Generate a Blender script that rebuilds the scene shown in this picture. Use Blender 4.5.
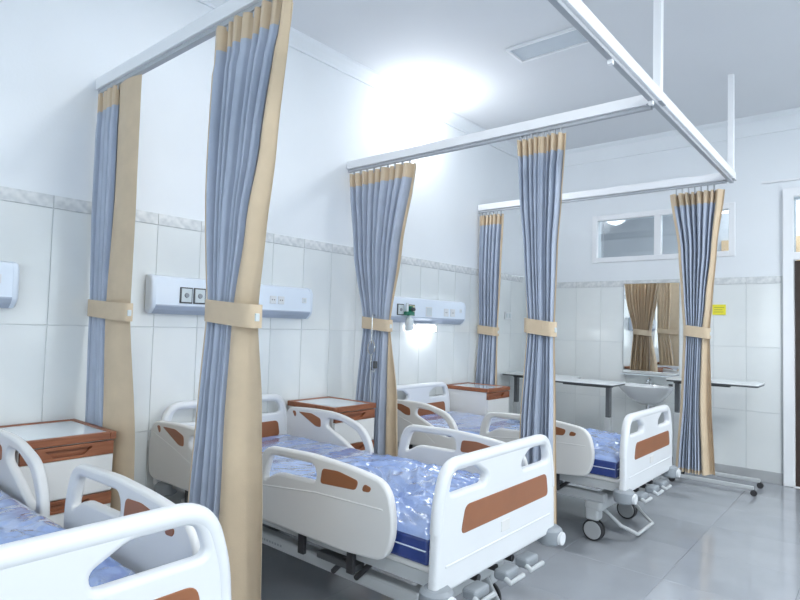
import bpy, bmesh, math, random
from mathutils import Vector, Matrix, noise

random.seed(7)
for o in list(bpy.data.objects):
    bpy.data.objects.remove(o, do_unlink=True)
scene = bpy.context.scene
COL = scene.collection
PI = math.pi

# ------------------------------------------------------------------ camera
CAM = Vector((3.374, 0.0, 1.375))
YAW, PITCH, ROLL = -0.6978, 0.0457, 0.0277
fw = Vector((math.sin(YAW) * math.cos(PITCH), math.cos(YAW) * math.cos(PITCH), math.sin(PITCH)))
rt = Vector((math.cos(YAW), -math.sin(YAW), 0))
up = rt.cross(fw)
rt, up = rt * math.cos(ROLL) + up * math.sin(ROLL), up * math.cos(ROLL) - rt * math.sin(ROLL)
cd = bpy.data.cameras.new('camera')
cd.sensor_width = 36.0
cd.lens = 579.88 * 36.0 / 800.0
cd.clip_start = 0.05
cam = bpy.data.objects.new('camera', cd)
COL.objects.link(cam)
m = Matrix((rt, up, -fw)).transposed().to_4x4()
m.translation = CAM
cam.matrix_world = m
scene.camera = cam

# ------------------------------------------------------------------ world, lights, exposure
world = bpy.data.worlds.new('overcast_sky')
scene.world = world
world.use_nodes = True
bgn = world.node_tree.nodes['Background']
bgn.inputs['Color'].default_value = (0.86, 0.94, 1.0, 1)
bgn.inputs['Strength'].default_value = 4.0
vs = scene.view_settings
vs.view_transform = 'Standard'
vs.look = 'None'
vs.gamma = 1.0
vs.use_curve_mapping = False
vs.exposure = 0.03
scene.cycles.use_denoising = True
scene.cycles.max_bounces = 10
scene.cycles.diffuse_bounces = 6
scene.cycles.sample_clamp_indirect = 6.0
BAY_W = 9.0  # added panel over the middle bay
LAMP_W = 46.0          # each added ceiling panel over the open floor
GLOBE_W = 18.0         # globe lamp beside the headboard wall
LAMP_COL = (0.93, 0.97, 1.0)

# ------------------------------------------------------------------ sizes
YN, YA, YF, YW = 1.351, 3.318, 5.302, 6.52     # curtain rails across, back wall
XR = 2.416                                      # long rail
ZR = 2.623                                      # underside of the rails
ZC = 3.52                                       # ceiling
XE, YE = 6.4, -3.2                              # right and rear walls


# ------------------------------------------------------------------ materials
MATS = {}


def mat(name, col, rough=0.5, var=0.0, scale=4.0, bump=0.0, bscale=40.0, metal=0.0, coat=0.0,
        coat_rough=0.05, spec=0.5, stretch=None, col2=None, detail=3.0, sheen=0.0, bdist=0.01):
    if name in MATS:
        return MATS[name]
    mt = bpy.data.materials.new(name)
    mt.use_nodes = True
    nt = mt.node_tree
    b = nt.nodes['Principled BSDF']
    b.inputs['Roughness'].default_value = rough
    b.inputs['Metallic'].default_value = metal
    b.inputs['Coat Weight'].default_value = coat
    b.inputs['Coat Roughness'].default_value = coat_rough
    b.inputs['Specular IOR Level'].default_value = spec
    b.inputs['Sheen Weight'].default_value = sheen
    tc = nt.nodes.new('ShaderNodeTexCoord')
    mp = nt.nodes.new('ShaderNodeMapping')
    nt.links.new(tc.outputs['Object'], mp.inputs['Vector'])
    if stretch:
        mp.inputs['Scale'].default_value = stretch
    nz = nt.nodes.new('ShaderNodeTexNoise')
    nz.inputs['Scale'].default_value = scale
    nz.inputs['Detail'].default_value = detail
    nt.links.new(mp.outputs['Vector'], nz.inputs['Vector'])
    rp = nt.nodes.new('ShaderNodeValToRGB')
    if col2 is None:
        c1 = tuple(max(0, c * (1 - var)) for c in col)
        c2 = tuple(min(1, c * (1 + var)) for c in col)
    else:
        c1, c2 = col, col2
    rp.color_ramp.elements[0].position = 0.3
    rp.color_ramp.elements[1].position = 0.7
    rp.color_ramp.elements[0].color = (*c1, 1)
    rp.color_ramp.elements[1].color = (*c2, 1)
    nt.links.new(nz.outputs['Fac'], rp.inputs['Fac'])
    nt.links.new(rp.outputs['Color'], b.inputs['Base Color'])
    if bump > 0:
        n2 = nt.nodes.new('ShaderNodeTexNoise')
        n2.inputs['Scale'].default_value = bscale
        n2.inputs['Detail'].default_value = 3
        nt.links.new(mp.outputs['Vector'], n2.inputs['Vector'])
        bp = nt.nodes.new('ShaderNodeBump')
        bp.inputs['Strength'].default_value = bump
        bp.inputs['Distance'].default_value = bdist
        nt.links.new(n2.outputs['Fac'], bp.inputs['Height'])
        nt.links.new(bp.outputs['Normal'], b.inputs['Normal'])
        if coat > 0:
            nt.links.new(bp.outputs['Normal'], b.inputs['Coat Normal'])
    MATS[name] = mt
    return mt


def emis(name, col, strength):
    if name in MATS:
        return MATS[name]
    mt = mat(name, (0.9, 0.9, 0.9), 0.3)
    b = mt.node_tree.nodes['Principled BSDF']
    b.inputs['Emission Color'].default_value = (*col, 1)
    b.inputs['Emission Strength'].default_value = strength
    return mt


def glass_mat(name, tint, gloss=0.12):
    mt = bpy.data.materials.new(name)
    mt.use_nodes = True
    nt = mt.node_tree
    nt.nodes.remove(nt.nodes['Principled BSDF'])
    out = nt.nodes['Material Output']
    tr = nt.nodes.new('ShaderNodeBsdfTransparent')
    tr.inputs['Color'].default_value = (*tint, 1)
    gl = nt.nodes.new('ShaderNodeBsdfGlossy')
    gl.inputs['Roughness'].default_value = 0.02
    mx = nt.nodes.new('ShaderNodeMixShader')
    mx.inputs['Fac'].default_value = gloss
    nt.links.new(tr.outputs[0], mx.inputs[1])
    nt.links.new(gl.outputs[0], mx.inputs[2])
    nt.links.new(mx.outputs[0], out.inputs['Surface'])
    MATS[name] = mt
    return mt


M_PAINT = mat('wall_paint', (0.80, 0.83, 0.86), 0.55, 0.015, 2.0, 0.05, 60)
M_CEIL = mat('ceiling_paint', (0.74, 0.755, 0.78), 0.8, 0.012, 1.5)
M_GROUT = mat('grout', (0.66, 0.69, 0.70), 0.8, 0.03, 8)
M_TILE = mat('wall_tile', (0.73, 0.76, 0.765), 0.16, 0.035, 2.2, coat=0.3, col2=(0.79, 0.815, 0.81))
M_TILE2 = mat('wall_tile_soft', (0.75, 0.78, 0.78), 0.16, 0.03, 2.8, coat=0.3, col2=(0.80, 0.82, 0.815))
M_FGROUT = mat('floor_grout', (0.33, 0.35, 0.38), 0.6, 0.03, 8)
M_FLOOR = mat('floor_tile', (0.34, 0.36, 0.39), 0.14, 0.05, 3.0, coat=0.25)
M_FLOOR2 = mat('floor_tile_b', (0.355, 0.375, 0.405), 0.15, 0.05, 3.6, coat=0.25)
M_BASE = mat('baseboard_grey', (0.42, 0.43, 0.44), 0.3, 0.05, 6)
M_WHITE = mat('white_plastic', (0.74, 0.755, 0.77), 0.32, 0.012, 3)
M_CREAM = mat('cream_plastic', (0.74, 0.735, 0.72), 0.34, 0.012, 3)
M_GREYP = mat('grey_plastic', (0.29, 0.315, 0.34), 0.4, 0.03, 6)
M_LGREY = mat('light_grey_metal', (0.52, 0.54, 0.55), 0.35, 0.02, 6)
M_HUB = mat('caster_hub_grey', (0.42, 0.43, 0.44), 0.4, 0.03, 6)
M_DARK = mat('dark_rubber', (0.035, 0.035, 0.038), 0.5, 0.1, 8)
M_BROWN = mat('brown_inlay', (0.30, 0.115, 0.05), 0.38, 0.08, 5)
M_WOOD = mat('brown_wood_laminate', (0.20, 0.062, 0.026), 0.4, col2=(0.36, 0.135, 0.062), scale=6,
             stretch=(9, 0.8, 9), detail=6)
M_BLUE = mat('mattress_blue_sheen', (0.19, 0.29, 0.58), 0.22, col2=(0.31, 0.42, 0.70), scale=3.2, coat=1.0,
             coat_rough=0.07, bump=0.3, bscale=14, bdist=0.02)  # top paler than the sides: reflected light put into the base colour
M_BLUE.node_tree.nodes['Principled BSDF'].inputs['Coat IOR'].default_value = 1.95
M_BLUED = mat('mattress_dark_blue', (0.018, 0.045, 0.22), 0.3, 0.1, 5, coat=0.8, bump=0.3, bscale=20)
M_CURT = mat('curtain_blue_grey', (0.41, 0.46, 0.56), 0.75, 0.05, 10, 0.06, 220, sheen=0.15)
M_BEIGE = mat('curtain_beige', (0.62, 0.49, 0.34), 0.75, 0.05, 10, 0.06, 220, sheen=0.1)
M_CHROME = mat('chrome', (0.72, 0.74, 0.76), 0.12, 0.02, 4, metal=1.0)
M_ALU = mat('rail_white_metal', (0.84, 0.85, 0.87), 0.35, 0.01, 4)
M_TRACK = mat('rail_track_grey', (0.42, 0.44, 0.47), 0.4, 0.03, 8)
M_PORC = mat('porcelain', (0.86, 0.88, 0.89), 0.1, 0.01, 4, coat=0.6)
M_CONS = mat('console_enamel', (0.76, 0.83, 0.92), 0.3, 0.012, 4)
M_CONSG = mat('console_lower_grey', (0.44, 0.50, 0.60), 0.35, 0.02, 4)
M_PANELTOP = mat('cabinet_top_glass', (0.72, 0.78, 0.82), 0.08, 0.02, 4, coat=0.6)
M_DOOR = mat('dark_door_wood', (0.030, 0.016, 0.012), 0.35, col2=(0.05, 0.028, 0.02), scale=5, stretch=(8, 8, 0.6))
M_TABLE = mat('table_laminate', (0.80, 0.82, 0.83), 0.25, 0.01, 4)
M_EDGE = mat('table_edge_dark', (0.08, 0.085, 0.09), 0.4, 0.05, 6)
M_COLD = mat('column_dark_grey', (0.13, 0.14, 0.15), 0.4, 0.05, 6)
M_YEL = mat('yellow_sign', (0.80, 0.72, 0.05), 0.45, 0.03, 6)
M_YINK = mat('sign_ink', (0.38, 0.36, 0.05), 0.5, 0.05, 6)
M_GREEN = mat('green_plastic', (0.02, 0.20, 0.12), 0.3, 0.06, 6)
M_CLEAR = mat('clear_bottle', (0.75, 0.82, 0.84), 0.08, 0.02, 5, coat=0.7)
M_PALEY = mat('outlet_yellow', (0.72, 0.68, 0.42), 0.4, 0.03, 6)
M_PALEG = mat('outlet_grey', (0.62, 0.68, 0.70), 0.4, 0.03, 6)
M_CORR = mat('corridor_paint', (0.60, 0.62, 0.65), 0.7, 0.02, 3)
M_OCHRE = mat('corridor_wood', (0.62, 0.44, 0.26), 0.6, 0.05, 4)
M_VENT = mat('ceiling_panel_grey', (0.58, 0.63, 0.68), 0.25, 0.02, 4)
M_MIRROR = mat('mirror_silver', (0.86, 0.88, 0.88), 0.01, 0.0, 4, metal=1.0)
M_GLASS = glass_mat('window_glass', (0.86, 0.90, 0.92), 0.06)
M_CLEARG = glass_mat('clear_glass', (0.95, 0.97, 0.97), 0.06)
M_LIT = emis('added_panel_diffuser', (0.95, 0.98, 1.0), 9.0)
M_GLOBE = emis('globe_lit', (0.97, 0.99, 1.0), 40.0)
M_READ = emis('reading_lamp_lit', (0.97, 0.99, 1.0), 9.0)


def border_mat():
    mt = mat('border_tile', (0.56, 0.585, 0.60), 0.25, scale=26, col2=(0.77, 0.785, 0.785), detail=1.5)
    return mt


M_BORDER = border_mat()


# ------------------------------------------------------------------ mesh helpers
def obj(name, data, material=None, parent=None, loc=None):
    if isinstance(data, bmesh.types.BMesh):
        me = bpy.data.meshes.new(name)
        data.normal_update()
        data.to_mesh(me)
        data.free()
    else:
        me = data
    if material is not None and not me.materials:
        me.materials.append(material)
    o = bpy.data.objects.new(name, me)
    COL.objects.link(o)
    if parent is not None:
        o.parent = parent
    if loc is not None:
        o.location = loc
    return o


def smooth(o, ang=40):
    me = o.data
    for p in me.polygons:
        p.use_smooth = True
    me.set_sharp_from_angle(angle=math.radians(ang))
    return o


def tag(o, label=None, cat=None, group=None, kind=None):
    if label:
        o['label'] = label
    if cat:
        o['category'] = cat
    if group:
        o['group'] = group
    if kind:
        o['kind'] = kind
    return o


def empty(name, loc=(0, 0, 0), rz=0.0):
    o = bpy.data.objects.new(name, None)
    o.empty_display_size = 0.1
    COL.objects.link(o)
    o.location = loc
    o.rotation_euler = (0, 0, rz)
    return o


def copy_tree(o, parent=None):
    c = o.copy()
    COL.objects.link(c)
    c.parent = parent
    for ch in list(o.children):
        copy_tree(ch, c)
    return c


def add_box(bm, x0, x1, y0, y1, z0, z1, bev=0.0, seg=2):
    r = bmesh.ops.create_cube(bm, size=1.0)
    vs_ = r['verts']
    bmesh.ops.scale(bm, vec=(x1 - x0, y1 - y0, z1 - z0), verts=vs_)
    bmesh.ops.translate(bm, vec=((x0 + x1) / 2, (y0 + y1) / 2, (z0 + z1) / 2), verts=vs_)
    if bev > 0:
        es = list({e for v in vs_ for e in v.link_edges})
        bmesh.ops.bevel(bm, geom=es, offset=bev, segments=seg, profile=0.5, affect='EDGES')
    return bm


def box(x0, x1, y0, y1, z0, z1, bev=0.0, seg=2):
    return add_box(bmesh.new(), x0, x1, y0, y1, z0, z1, bev, seg)


def add_cyl(bm, p0, p1, r0, r1=None, n=20, caps=True):
    r1 = r0 if r1 is None else r1
    p0, p1 = Vector(p0), Vector(p1)
    d = p1 - p0
    q = Vector((0, 0, 1)).rotation_difference(d.normalized()).to_matrix().to_4x4()
    q.translation = (p0 + p1) / 2
    bmesh.ops.create_cone(bm, cap_ends=caps, segments=n, radius1=r0, radius2=r1, depth=d.length, matrix=q)
    return bm


def cyl(p0, p1, r0, r1=None, n=20):
    return add_cyl(bmesh.new(), p0, p1, r0, r1, n)


def add_tube(bm, pts, r, n=10):
    """round tube along a polyline"""
    pts = [Vector(p) for p in pts]
    rings = []
    prev = None
    for i, p in enumerate(pts):
        if i == 0:
            t = pts[1] - p
        elif i == len(pts) - 1:
            t = p - pts[i - 1]
        else:
            t = (pts[i + 1] - p).normalized() + (p - pts[i - 1]).normalized()
        t.normalize()
        if prev is None:
            a = Vector((0, 0, 1)) if abs(t.z) < 0.9 else Vector((1, 0, 0))
            prev = t.cross(a).normalized()
        else:
            prev = (prev - t * prev.dot(t)).normalized()
        b = t.cross(prev)
        rings.append([bm.verts.new(p + (prev * math.cos(2 * PI * k / n) + b * math.sin(2 * PI * k / n)) * r)
                      for k in range(n)])
    for a, b in zip(rings, rings[1:]):
        for k in range(n):
            bm.faces.new((a[k], a[(k + 1) % n], b[(k + 1) % n], b[k]))
    bm.faces.new(rings[0][::-1])
    bm.faces.new(rings[-1])
    return bm


def tube(pts, r, n=10):
    return add_tube(bmesh.new(), pts, r, n)


def add_lathe(bm, prof, c=(0, 0, 0), n=28):
    rings = []
    for r, z in prof:
        rings.append([bm.verts.new((c[0] + r * math.cos(2 * PI * k / n), c[1] + r * math.sin(2 * PI * k / n), c[2] + z))
                      for k in range(n)])
    for a, b in zip(rings, rings[1:]):
        for k in range(n):
            bm.faces.new((a[k], a[(k + 1) % n], b[(k + 1) % n], b[k]))
    bm.faces.new(rings[0][::-1])
    bm.faces.new(rings[-1])
    return bm


def rounded(pts, rads, n=5):
    """polygon with rounded corners"""
    out = []
    N = len(pts)
    for i in range(N):
        p = Vector((*pts[i], 0))
        a = Vector((*pts[i - 1], 0))
        b = Vector((*pts[(i + 1) % N], 0))
        r = rads[i] if isinstance(rads, (list, tuple)) else rads
        da, db = (a - p), (b - p)
        la, lb = da.length, db.length
        d = min(r, la * 0.48, lb * 0.48)
        if d < 1e-4:
            out.append((p.x, p.y))
            continue
        s, e = p + da.normalized() * d, p + db.normalized() * d
        for k in range(n + 1):
            t = k / n
            q = s * (1 - t) ** 2 + p * 2 * t * (1 - t) + e * t * t
            out.append((q.x, q.y))
    return out


def plate(loops, thick, bevel=0.006, plane='yz', pos=0.0, res=2):
    """flat panel with holes: 2D loops filled and extruded; plane 'yz' -> normal x, 'xz' -> normal y. centred on pos"""
    cu = bpy.data.curves.new('tmp', 'CURVE')
    cu.dimensions = '2D'
    cu.fill_mode = 'BOTH'
    cu.extrude = max(thick / 2 - bevel, 0.0005)
    cu.bevel_depth = bevel
    cu.bevel_resolution = res
    cu.offset = -bevel
    for lp in loops:
        sp = cu.splines.new('POLY')
        sp.points.add(len(lp) - 1)
        for k, (a, b) in enumerate(lp):
            sp.points[k].co = (a, b, 0, 1)
        sp.use_cyclic_u = True
    o = bpy.data.objects.new('tmp', cu)
    COL.objects.link(o)
    dg = bpy.context.evaluated_depsgraph_get()
    me = bpy.data.meshes.new_from_object(o.evaluated_get(dg))
    bpy.data.objects.remove(o, do_unlink=True)
    bpy.data.curves.remove(cu)
    if plane == 'yz':
        mm = Matrix(((0, 0, 1, pos), (1, 0, 0, 0), (0, 1, 0, 0), (0, 0, 0, 1)))
    elif plane == 'xz':
        mm = Matrix(((1, 0, 0, 0), (0, 0, -1, pos), (0, 1, 0, 0), (0, 0, 0, 1)))
    else:
        mm = Matrix.Translation((0, 0, pos))
    me.transform(mm)
    me.materials.clear()
    return me


# ------------------------------------------------------------------ the room
def struct(name, bm, material, parent=None):
    o = obj(name, bm, material, parent)
    if parent is None:
        o['kind'] = 'structure'
    return o


floor = struct('floor', box(0, XE, YE, YW, -0.12, -0.012), M_FGROUT)
tm = [None, None]
TS = 0.6
nx, ny = int(XE / TS) + 1, int((YW - YE) / TS) + 1
for i in range(nx):
    for j in range(ny):
        x0, y1 = i * TS, YW - j * TS
        x1, y0 = min(x0 + TS, XE), max(y1 - TS, YE)
        if x1 - x0 < 0.05 or y1 - y0 < 0.05:
            continue
        full = abs(x1 - x0 - TS) < 1e-4 and abs(y1 - y0 - TS) < 1e-4
        k = (i * 7 + j * 3) % 2
        w, d = (x1 - x0) / 2 - 0.0007, (y1 - y0) / 2 - 0.0007
        if full and tm[k] is not None:
            o = obj('tile', tm[k], None, floor, ((x0 + x1) / 2, (y0 + y1) / 2, 0))
        else:
            o = obj('tile', box(-w, w, -d, d, -0.012, 0, 0.0006, 1), (M_FLOOR, M_FLOOR2)[k], floor,
                    ((x0 + x1) / 2, (y0 + y1) / 2, 0))
            if full:
                tm[k] = o.data

ceiling = struct('ceiling', box(-0.15, XE + 0.15, YE - 0.15, YW + 0.15, ZC, ZC + 0.12), M_CEIL)
wall_left = struct('wall_left', box(-0.15, 0, YE - 0.15, YW + 0.15, -0.12, ZC), M_PAINT)


def wall_cut(name, axis, pos0, pos1, a0, a1, holes):
    """wall slab in boxes around rectangular openings (u0,u1,z0,z1); axis 'y' -> wall across y"""
    bm = bmesh.new()
    us = sorted({a0, a1, *[h[0] for h in holes], *[h[1] for h in holes]})
    for u0, u1 in zip(us, us[1:]):
        hs = sorted([h for h in holes if h[0] <= u0 + 1e-6 and h[1] >= u1 - 1e-6], key=lambda h: h[2])
        z = -0.12
        spans = []
        for h in hs:
            if h[2] > z:
                spans.append((z, h[2]))
            z = h[3]
        spans.append((z, ZC))
        for z0, z1 in spans:
            if axis == 'y':
                add_box(bm, u0, u1, pos0, pos1, z0, z1)
            else:
                add_box(bm, pos0, pos1, u0, u1, z0, z1)
    return struct(name, bm, M_PAINT)


W1 = (0.83, 2.19, 2.21, 2.66)                   # clear opening of the high window
DR = (2.72, 3.62, -0.02, 2.70)                  # door opening with its transom
wall_back = wall_cut('wall_back', 'y', YW, YW + 0.15, 0, XE, [W1, (DR[0], DR[1], 0.0, DR[3])])
RWH = [(-2.4, -0.7, 0.95, 2.6), (0.3, 2.0, 0.95, 2.6), (3.0, 4.7, 0.95, 2.6)]
wall_right = wall_cut('wall_right', 'x', XE, XE + 0.15, YE, YW, RWH)
BWH = [(0.7, 2.4, 1.0, 2.5), (3.4, 5.1, 1.0, 2.5)]
wall_rear = wall_cut('wall_rear', 'y', YE - 0.15, YE, 0, XE, BWH)


# wall tiles: three rows and a patterned border, on the headboard wall and the back wall
def tile_mesh(w, h, t, material, axis):
    if axis == 'x':
        b = box(0, t, -w / 2, w / 2, -h / 2, h / 2, 0.0015, 1)
    else:
        b = box(-w / 2, w / 2, -t, 0, -h / 2, h / 2, 0.0015, 1)
    me = bpy.data.meshes.new('tile')
    b.to_mesh(me)
    b.free()
    me.materials.append(material)
    return me


TW, TH, TG = 0.2875, 0.616, 0.004
LROWS = [(1.331, 1.947), (0.715, 1.331), (0.099, 0.715)]
tA = [tile_mesh(TW - TG, TH - TG, 0.008, mm_, 'x') for mm_ in (M_TILE, M_TILE2)]
tB = tile_mesh(TW - 0.002, 0.068, 0.010, M_BORDER, 'x')
gl_ = struct('grout_bed', box(0, 0.004, -1.45, YW, 0.0, 2.018), M_GROUT, wall_left)
gl_.name = 'grout_bed'
for c in range(-9, 19):
    yc = 1.145 + TW * (c + 0.5)
    if yc + TW / 2 > YW:
        continue
    for r, (z0, z1) in enumerate(LROWS):
        obj('tile', tA[(c * 5 + r * 3) % 2], None, wall_left, (0.001, yc, (z0 + z1) / 2))
    obj('border_tile', tB, None, wall_left, (0.001, yc, 1.983))

BT = 1.955
bA = [tile_mesh(TW - TG, TH - TG, 0.008, mm_, 'y') for mm_ in (M_TILE, M_TILE2)]
bB = tile_mesh(TW - 0.002, 0.068, 0.010, M_BORDER, 'y')
obj('grout_bed', box(0.01, 2.63, YW - 0.004, YW, 0.0, BT), M_GROUT, wall_back)
for c in range(9):
    xc = 0.03 + TW * (c + 0.5)
    for r in range(3):
        z1 = BT - 0.07 - r * TH
        obj('tile', bA[(c * 3 + r * 5 + 1) % 2], None, wall_back, (xc, YW - 0.001, z1 - TH / 2))
    obj('border_tile', bB, None, wall_back, (xc, YW - 0.001, BT - 0.035))

struct('baseboard_back', box(0.0, 2.63, YW - 0.016, YW - 0.0005, 0, 0.105, 0.003), M_BASE)
struct('baseboard_left', box(0.0005, 0.014, -1.45, YW - 0.02, 0, 0.10, 0.003), M_BASE)


# cornice mouldings
def cornice(name, p0, p1, n, zb):
    """stepped moulding running p0->p1, n = direction into the room"""
    bm = bmesh.new()
    prof = [(0, zb), (0.018, zb), (0.022, zb + 0.02), (0.05, ZC - 0.045), (0.085, ZC - 0.018), (0.09, ZC), (0, ZC)]
    p0, p1, n = Vector(p0), Vector(p1), Vector(n)
    R0 = [bm.verts.new(p0 + n * a + Vector((0, 0, b))) for a, b in prof]
    R1 = [bm.verts.new(p1 + n * a + Vector((0, 0, b))) for a, b in prof]
    for k in range(len(prof)):
        bm.faces.new((R0[k], R0[(k + 1) % len(prof)], R1[(k + 1) % len(prof)], R1[k]))
    bm.faces.new(R0)
    bm.faces.new(R1[::-1])
    bmesh.ops.recalc_face_normals(bm, faces=bm.faces)
    return struct(name, bm, M_PAINT)


cornice('trim_1', (0.0, YE, 0), (0.0, YW, 0), (1, 0, 0), 3.425)
cornice('trim_2', (0.0, YW, 0), (XE, YW, 0), (0, -1, 0), 3.345)
struct('trim_3', box(2.46, XE, YW - 0.02, YW - 0.0005, 2.855, 2.875, 0.003), M_ALU)


# windows
def window(name, axis, u0, u1, z0, z1, pos, inward, mull, label_kind=True, fr=0.045, out=0.05, pm=None):
    """frame (mesh) with panes as children; pos = wall face, inward = sign into the room"""
    bm = bmesh.new()
    a, b = pos - inward * 0.06, pos + inward * out * 0.3
    lo, hi = min(a, b), max(a, b)

    def bb(p0, p1, q0, q1):
        if axis == 'y':
            add_box(bm, p0, p1, lo, hi, q0, q1, 0.004)
        else:
            add_box(bm, lo, hi, p0, p1, q0, q1, 0.004)
    e = fr
    bb(u0 - e, u0 + 0.012, z0 - e, z1 + e)
    bb(u1 - 0.012, u1 + e, z0 - e, z1 + e)
    bb(u0 + 0.012, u1 - 0.012, z1 - 0.012, z1 + e)
    bb(u0 + 0.012, u1 - 0.012, z0 - e, z0 + 0.012)
    for mu in mull:
        bb(mu - 0.035, mu + 0.035, z0 + 0.012, z1 - 0.012)
    w = struct(name, bm, M_ALU)
    ed = [u0 + 0.012] + [v for mu in mull for v in (mu - 0.035, mu + 0.035)] + [u1 - 0.012]
    mid = pos - inward * 0.03
    for k in range(0, len(ed), 2):
        if axis == 'y':
            obj('pane', box(ed[k], ed[k + 1], mid - 0.003, mid + 0.003, z0 + 0.012, z1 - 0.012), pm or M_GLASS, w)
        else:
            obj('pane', box(mid - 0.003, mid + 0.003, ed[k], ed[k + 1], z0 + 0.012, z1 - 0.012), pm or M_GLASS, w)
    return w


window('window_1', 'y', *W1, YW, -1, [1.50])
for k, h in enumerate(RWH):
    window('window_%d' % (k + 2), 'x', *h, XE, -1, [(h[0] + h[1]) / 2], pm=M_CLEARG)
for k, h in enumerate(BWH):
    window('window_%d' % (k + 5), 'y', *h, YE, 1, [(h[0] + h[1]) / 2], pm=M_CLEARG)

# door with transom
d1 = struct('door_1', plate([[(DR[0] - 0.085, 0.0), (DR[1] + 0.085, 0.0), (DR[1] + 0.085, DR[3] + 0.08), (DR[0] - 0.085, DR[3] + 0.08)],
                             [(DR[0], 0.004), (DR[1], 0.004), (DR[1], 2.10), (DR[0], 2.10)],
                             [(DR[0], 2.17), (DR[1], 2.17), (DR[1], DR[3]), (DR[0], DR[3])]], 0.07, 0.004, 'xz', YW - 0.01), M_ALU)
obj('door_leaf', box(DR[0] + 0.004, DR[1] - 0.004, YW + 0.005, YW + 0.045, 0.005, 2.095, 0.003), M_DOOR, d1)
obj('pane', box(DR[0], DR[1], YW + 0.01, YW + 0.016, 2.17, DR[3]), M_GLASS, d1)
h_ = obj('door_handle', tube([(3.5, YW + 0.004, 1.02), (3.5, YW - 0.05, 1.02), (3.38, YW - 0.05, 1.02)], 0.009), M_CHROME, d1)

# corridor seen through the high panes
corr = bmesh.new()
add_box(corr, 0.2, 4.2, YW + 1.9, YW + 2.0, 1.8, 3.3)
add_box(corr, 0.2, 4.2, YW + 0.15, YW + 2.0, 3.3, 3.38)
add_box(corr, 0.2, 4.2, YW + 0.15, YW + 2.0, 1.72, 1.8)
add_box(corr, 0.1, 0.2, YW + 0.15, YW + 2.0, 1.72, 3.38)
add_box(corr, 4.2, 4.3, YW + 0.15, YW + 2.0, 1.72, 3.38)
wc = struct('wall_corridor', corr, M_CORR)
struct('trim_4', box(1.75, 4.2, YW + 1.86, YW + 1.899, 2.2, 2.60), M_OCHRE)
ld = bpy.data.lights.new('corridor_fill_light', 'AREA')  # added lamp with no fixture, brightens the space behind the panes
ld.shape = 'RECTANGLE'
ld.size, ld.size_y, ld.energy, ld.color = 1.4, 0.3, 40, LAMP_COL
lo_ = bpy.data.objects.new('corridor_fill_light', ld)
COL.objects.link(lo_)
lo_.location = (2.6, YW + 1.3, 3.28)


# ------------------------------------------------------------------ ceiling fixtures
def ceiling_panel(loc, lit, label, sx=0.58, sy=0.26, rz=0.0, group=None, watt=0.0):
    t = empty('ceiling_panel', loc, rz)
    bm = bmesh.new()
    e = 0.022
    add_box(bm, -sx / 2, sx / 2, -sy / 2, -sy / 2 + e, -0.02, 0, 0.003)
    add_box(bm, -sx / 2, sx / 2, sy / 2 - e, sy / 2, -0.02, 0, 0.003)
    add_box(bm, -sx / 2, -sx / 2 + e, -sy / 2 + e, sy / 2 - e, -0.02, 0, 0.003)
    add_box(bm, sx / 2 - e, sx / 2, -sy / 2 + e, sy / 2 - e, -0.02, 0, 0.003)
    obj('frame', bm, M_ALU, t)
    obj('diffuser', box(-sx / 2 + e, sx / 2 - e, -sy / 2 + e, sy / 2 - e, -0.008, 0.0), M_LIT if lit else M_VENT, t)
    tag(t, label, 'ceiling light', group)
    if lit:
        l = bpy.data.lights.new('added_panel_light', 'AREA')
        l.shape = 'RECTANGLE'
        l.size, l.size_y = sx - 0.05, sy - 0.05
        l.energy = watt
        l.color = LAMP_COL
        lo = bpy.data.objects.new('added_panel_light', l)
        COL.objects.link(lo)
        lo.parent = t
        lo.location = (0, 0, -0.03)
    return t


ceiling_panel((1.45, 3.94, ZC), False, 'unlit grey recessed ceiling panel between the curtain rails')
for (x, y) in [(1.45, 1.96), (4.4, -1.2), (4.4, 1.6), (4.4, 4.4)]:  # unseen panels added to give the room its top light
    ceiling_panel((x, y, ZC), True, 'added lit ceiling panel out of view, lighting the ward', 0.9, 0.3, group='added ceiling panel lights', watt=BAY_W if x < 3 else (LAMP_W if y < 4 else LAMP_W * 1.6))

gt = empty('globe_lamp', (0.17, 4.12, ZC))
tag(gt, 'brightly lit white globe lamp on the ceiling above the middle of the far bed', 'lamp')
bm = bmesh.new()
add_lathe(bm, [(0.062, 0.0), (0.062, -0.018), (0.045, -0.03), (0.03, -0.056)])
smooth(obj('base', bm, M_ALU, gt))
bm = bmesh.new()
bmesh.ops.create_uvsphere(bm, u_segments=24, v_segments=14, radius=0.075,
                          matrix=Matrix.Translation((0, 0, -0.125)))
smooth(obj('glass_globe', bm, M_GLOBE, gt), 180)
l = bpy.data.lights.new('globe_light', 'POINT')
l.energy, l.color, l.shadow_soft_size = GLOBE_W, LAMP_COL, 0.18
lo = bpy.data.objects.new('globe_light', l)
COL.objects.link(lo)
lo.parent = gt
lo.location = (0.0, 0, -0.30)


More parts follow.
